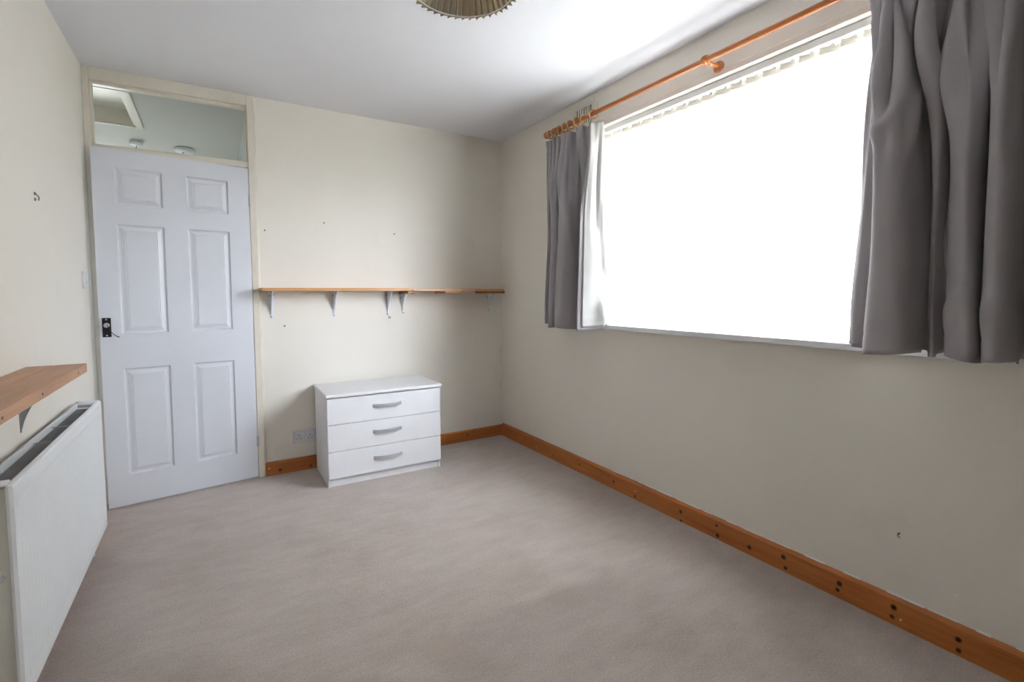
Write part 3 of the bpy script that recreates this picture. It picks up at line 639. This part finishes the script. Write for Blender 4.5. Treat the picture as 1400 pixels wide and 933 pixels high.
# ------------------------------------------------------------------ short shelf on the left wall
s3 = empty('wall_shelf', (0, -1.65, 0.932), 'worn two-plank pine shelf on the left wall above the radiator', 'shelf'); so3 = tuple(s3.location)
def plank(x0_, x1_, cut0, cut1):
    bm = bmesh.new(); pts = [(x0_, -1.222, 0), (x1_, -1.222, 0), (x1_, -2.150+cut1, 0), (x1_-cut1, -2.150, 0), (x0_, -2.150, 0)] if cut1 else [(x0_, -1.222, 0), (x1_, -1.222, 0), (x1_, -2.150, 0), (x0_, -2.150, 0)]
    prism(bm, [(p[0]-so3[0], p[1]-so3[1], 0.916-so3[2]) for p in pts], (0, 0, 0.031)); return obj('plank', bm, m_shL, s3, 0.002)
plank(0.001, 0.0740, 0, 0); plank(0.0765, 0.165, 0, 0.018)
for yb in (-1.31, -1.92):
    bm = bmesh.new(); q = lambda x, y, z: (x-so3[0], y-so3[1], z-so3[2])
    prism(bm, [q(0, yb-0.011, 0.914), q(0, yb+0.011, 0.914), q(0, yb+0.006, 0.735), q(0, yb-0.006, 0.735)], (0.002, 0, 0))
    prism(bm, [q(0, yb-0.011, 0.9158), q(0, yb+0.011, 0.9158), q(0.125, yb+0.009, 0.9158), q(0.125, yb-0.009, 0.9158)], (0, 0, -0.002))
    A = [(0.002, 0.914)] + [(0.003+0.10*(1-k/8)**1.35, 0.913-0.17*(k/8)**1.25) for k in range(9)]
    prism(bm, [q(a, yb-0.003, b) for a, b in A], (0, 0.006, 0)); tag(obj('bracket', bm, m_greyb, s3), 'dull grey steel bracket')
for ys_ in (-1.36, -1.78, -2.08):
    bm = bmesh.new(); lathe(bm, [(0.004, 0.0), (0.004, 0.0012)], (0.165, ys_-so3[1], 0.930-so3[2]), (1, 0, 0), 10); obj('screw', bm, m_grime, s3)

# ------------------------------------------------------------------ radiator
RY0, RY1, RZ0, RZ1 = -1.845, -0.655, 0.112, 0.712
ra = empty('radiator', (0.065, (RY0+RY1)/2, RZ0), 'white double-panel radiator on the left wall under the short shelf', 'radiator'); ro_ = Vector(ra.location)
def fluted(xf, back, nm):
    bm = bmesh.new(); n = 240; L = RY1-RY0; g = []
    prof = [(RZ0, 0.010), (RZ0+0.004, 0.003), (RZ0+0.014, 0.0), (RZ0+0.045, 0.0), (RZ0+0.060, 1), (RZ1-0.060, 1), (RZ1-0.045, 0.0), (RZ1-0.010, 0.0), (RZ1-0.003, 0.003), (RZ1, 0.010)]
    for i in range(n+1):
        u = i/n; y = RY0 + L*u; e = min(u, 1-u)*L; ed = 0.008*max(0, 1-e/0.007)**2
        fl = 0.0045*(0.5-0.5*math.cos(2*math.pi*u*40)) if e > 0.018 else 0
        g.append([bm.verts.new((xf-back*max(fl if d == 1 else d, ed)-ro_.x, y-ro_.y, z-ro_.z)) for z, d in prof])
    for A, C in zip(g, g[1:]):
        for k in range(len(prof)-1): bm.faces.new((A[k], A[k+1], C[k+1], C[k]))
    # back sheet
    xb = xf-back*0.014-ro_.x; bl = [bm.verts.new((xb, y-ro_.y, z-ro_.z)) for y, z in ((RY0, RZ0), (RY1, RZ0), (RY1, RZ1), (RY0, RZ1))]
    bm.faces.new(bl)
    bm.faces.new([q[-1] for q in g] + [bl[2], bl[3]]); bm.faces.new([q[0] for q in g] + [bl[1], bl[0]]); bm.faces.new(g[0] + [bl[3], bl[0]]); bm.faces.new(g[-1] + [bl[2], bl[1]])
    return obj(nm, bm, m_rad, ra, smooth=False)
fluted(0.112, 1, 'front_panel'); fluted(0.022, -1, 'back_panel')
bm = bmesh.new(); k = 0; y = RY0+0.03
while y < RY1-0.06:                                   # folded steel convector between the panels
    box(bm, Vector((0.036, y, RZ0+0.02))-ro_, Vector((0.100, y+0.0012, RZ1-0.022))-ro_); box(bm, Vector((0.036, y, RZ0+0.02))-ro_, Vector((0.0372, y+0.012, RZ1-0.022))-ro_); y += 0.0125
obj('convector_fins', bm, m_fin, ra)['kind'] = 'stuff'
bm = bmesh.new(); prism(bm, [Vector(p)-ro_ for p in ((0.0365, RY0+0.003, RZ0+0.012), (0.0978, RY0+0.003, RZ0+0.012), (0.0978, RY0+0.003, RZ1-0.006), (0.0365, RY0+0.003, RZ1-0.006))], (0, 0.008, 0)); obj('side_panel', bm, m_radside, ra, 0.002)
for yy in (RY1-0.035, RY0+0.03):
    bm = bmesh.new(); tube(bm, [Vector((0.030, yy, RZ1-0.008))-ro_, Vector((0.098, yy, RZ1-0.008))-ro_], 0.015, 14); obj('cross_pipe', bm, m_rad, ra, smooth=True)
for yy in (RY1-0.46, RY0+0.50):
    bm = bmesh.new(); box(bm, Vector((0.036, yy, RZ1-0.014))-ro_, Vector((0.100, yy+0.006, RZ1-0.010))-ro_); obj('spacer_bar', bm, m_steel, ra)
bm = bmesh.new(); lathe(bm, [(0.010, 0.0), (0.010, 0.004), (0.006, 0.006), (0.006, 0.012)], Vector((0.078, RY0+0.003, 0.472))-ro_, (0, -1, 0), 14); tag(obj('bleed_valve', bm, m_steel, ra), 'small steel bleed valve')
bm = bmesh.new(); tube(bm, [Vector(p)-ro_ for p in ((0.060, RY1-0.04, 0.0005), (0.060, RY1-0.04, RZ0+0.06))], 0.0075, 12); obj('supply_pipe', bm, m_rad, ra, smooth=True)
for yy in (RY1-0.18, RY0+0.18):
    bm = bmesh.new(); box(bm, Vector((0.001, yy, RZ0+0.05))-ro_, Vector((0.023, yy+0.03, RZ1-0.05))-ro_); obj('wall_bracket', bm, m_rad, ra)

# ------------------------------------------------------------------ pendant lamp
LX, LY, LZ = 1.268, -2.120, 2.150
la = empty('pendant_lamp', (LX, LY, H), 'beige pleated pendant lampshade hanging from the ceiling', 'lamp'); lz = LZ-H
bm = bmesh.new(); NP = 44; g = []; tucks = [[] for _ in range(44)]
for j in range(6):
    t = j/5; z = lz + 0.195*t; R = 0.173 + (0.085-0.173)*t; ring = []
    for k in range(NP):
        # box pleats: each pleat has a broad face and a sharp tuck
        for ph, dr in ((0.0, 0.5), (0.10, -0.5), (0.62, -0.25)):
            a = 2*math.pi*(k+ph)/NP; r = R + dr*0.016*(1-0.5*t); ring.append(bm.verts.new((r*math.cos(a), r*math.sin(a), z)))
            if dr == -0.5: tucks[k].append(((r-0.0012)*math.cos(a), (r-0.0012)*math.sin(a), z))
    g.append(ring)
for A, C in zip(g, g[1:]):
    for k in range(len(A)): bm.faces.new((A[k], A[(k+1) % len(A)], C[(k+1) % len(A)], C[k]))
sh = obj('lamp_shade', bm, m_shade, la); sh.modifiers.new('thick', 'SOLIDIFY').thickness = 0.0012
bm = bmesh.new(); tube(bm, [(0.163*math.cos(a), 0.163*math.sin(a), lz+0.004) for a in [2*math.pi*k/72 for k in range(72)]], 0.0021, 8, closed=True); obj('rim_wire', bm, m_white, sh, smooth=True)
bm = bmesh.new()
for tk in tucks: tube(bm, tk, 0.0011, 5)
tag(obj('pleat_edges', bm, m_tape, sh, smooth=True), 'pale stitched pleat edges', kind='stuff')
bm = bmesh.new(); tube(bm, [(0.078*math.cos(a), 0.078*math.sin(a), lz+0.193) for a in [2*math.pi*k/48 for k in range(48)]], 0.0021, 8, closed=True)
for k in range(3):
    a = 2*math.pi*k/3+0.4; tube(bm, [(0.078*math.cos(a), 0.078*math.sin(a), lz+0.193), (0.018*math.cos(a), 0.018*math.sin(a), lz+0.165)], 0.0018, 6)
for k in range(6):
    a = 2*math.pi*k/6+0.2; tube(bm, [(0.163*math.cos(a), 0.163*math.sin(a), lz+0.004), (0.078*math.cos(a), 0.078*math.sin(a), lz+0.193)], 0.0018, 6)
obj('shade_frame', bm, m_white, la, smooth=True)
bm = bmesh.new(); lathe(bm, [(0.016, 0.10), (0.020, 0.11), (0.020, 0.15), (0.014, 0.19), (0.006, 0.205)], (0, 0, lz), (0, 0, 1), 20); obj('lamp_holder', bm, m_plast, la)
bm = bmesh.new(); tube(bm, [(0, 0, lz+0.20), (0, 0, -0.02)], 0.0032, 8); obj('cord', bm, m_plast, la)
bm = bmesh.new(); lathe(bm, [(0.010, -0.030), (0.034, -0.022), (0.042, -0.002), (0.042, -0.0002)], (0, 0, 0), (0, 0, 1), 24); obj('ceiling_rose', bm, m_plast, la)

# ------------------------------------------------------------------ old fixings left in the walls
def fixing(name, loc, ax, r, l, label, cat, mat=None):
    bm = bmesh.new(); lathe(bm, [(r, 0.0), (r, l*0.4), (r*0.55, l*0.55), (r*0.5, l)], (0, 0, 0), ax, 10); o = obj(name, bm, mat or m_grime, loc=loc); return tag(o, label, cat)
fixing('wall_screw', (1.236, 0, 1.682), (0, -1, 0), 0.005, 0.006, 'tiny screw in the cream wall above the shelf, highest of them', 'screw')
fixing('wall_screw', (0.871, 0, 1.609), (0, -1, 0), 0.005, 0.005, 'tiny screw in the cream wall close beside the door frame', 'screw')
fixing('wall_screw', (1.725, 0, 1.637), (0, -1, 0), 0.005, 0.005, 'tiny screw in the wall above the overlapping ends of the pine shelves', 'screw')
fixing('wall_plug', (1.987, 0, 1.591), (0, -1, 0), 0.007, 0.003, 'pale filled plug in the wall above the corner shelf', 'plug', m_cream)
fixing('wall_screw', (0.970, 0, 0.986), (0, -1, 0), 0.006, 0.006, 'dark screw in the wall below the long shelf near the door', 'screw')
fixing('wall_plug', (1.770, 0, 0.985), (0, -1, 0), 0.006, 0.003, 'pale filled plug below the left bracket of the corner shelf', 'plug', m_filler)
fixing('wall_plug', (2.497, 0, 0.992), (0, -1, 0), 0.007, 0.003, 'small plug below the right bracket of the corner shelf', 'plug', m_filler)
fixing('wall_plug', (W, -2.984, 0.192), (-1, 0, 0), 0.004, 0.002, 'pale speck of filler low on the right wall', 'plug', m_filler)
bm = bmesh.new(); tube(bm, [(0, 0, 0.006), (-0.006, 0.002, 0.004), (-0.009, 0.0, -0.003), (-0.004, -0.004, -0.007)], 0.002, 6); lathe(bm, [(0.004, 0), (0.004, 0.003)], (0, 0, 0.006), (-1, 0, 0), 8)
tag(obj('wall_hook', bm, m_grime, loc=(W, -2.821, 0.327)), 'small bent hook in the right wall under the window', 'hook')
bm = bmesh.new()
for dz in (0.012, -0.010): lathe(bm, [(0.006, 0), (0.006, 0.003), (0.003, 0.005)], (0, 0, dz), (1, 0, 0), 10)
tube(bm, [(0.004, 0, 0.012), (0.012, 0.004, 0.0), (0.010, 0.010, -0.012)], 0.002, 6)
tag(obj('wall_hook', bm, m_grime, loc=(0, -0.992, 1.572)), 'small metal hook on the left wall above the radiator', 'hook')
bm = bmesh.new(); lathe(bm, [(0.006, 0), (0.006, 0.002)], (0, 0, 0), (-1, 0, 0), 8); box(bm, (-0.004, -0.002, -0.02), (-0.0005, 0.002, 0.0)); 
tag(obj('wall_hook', bm, m_grime, loc=(W, -3.098, 0.999)), 'tiny hook on the right wall at the near end of the window board', 'hook')
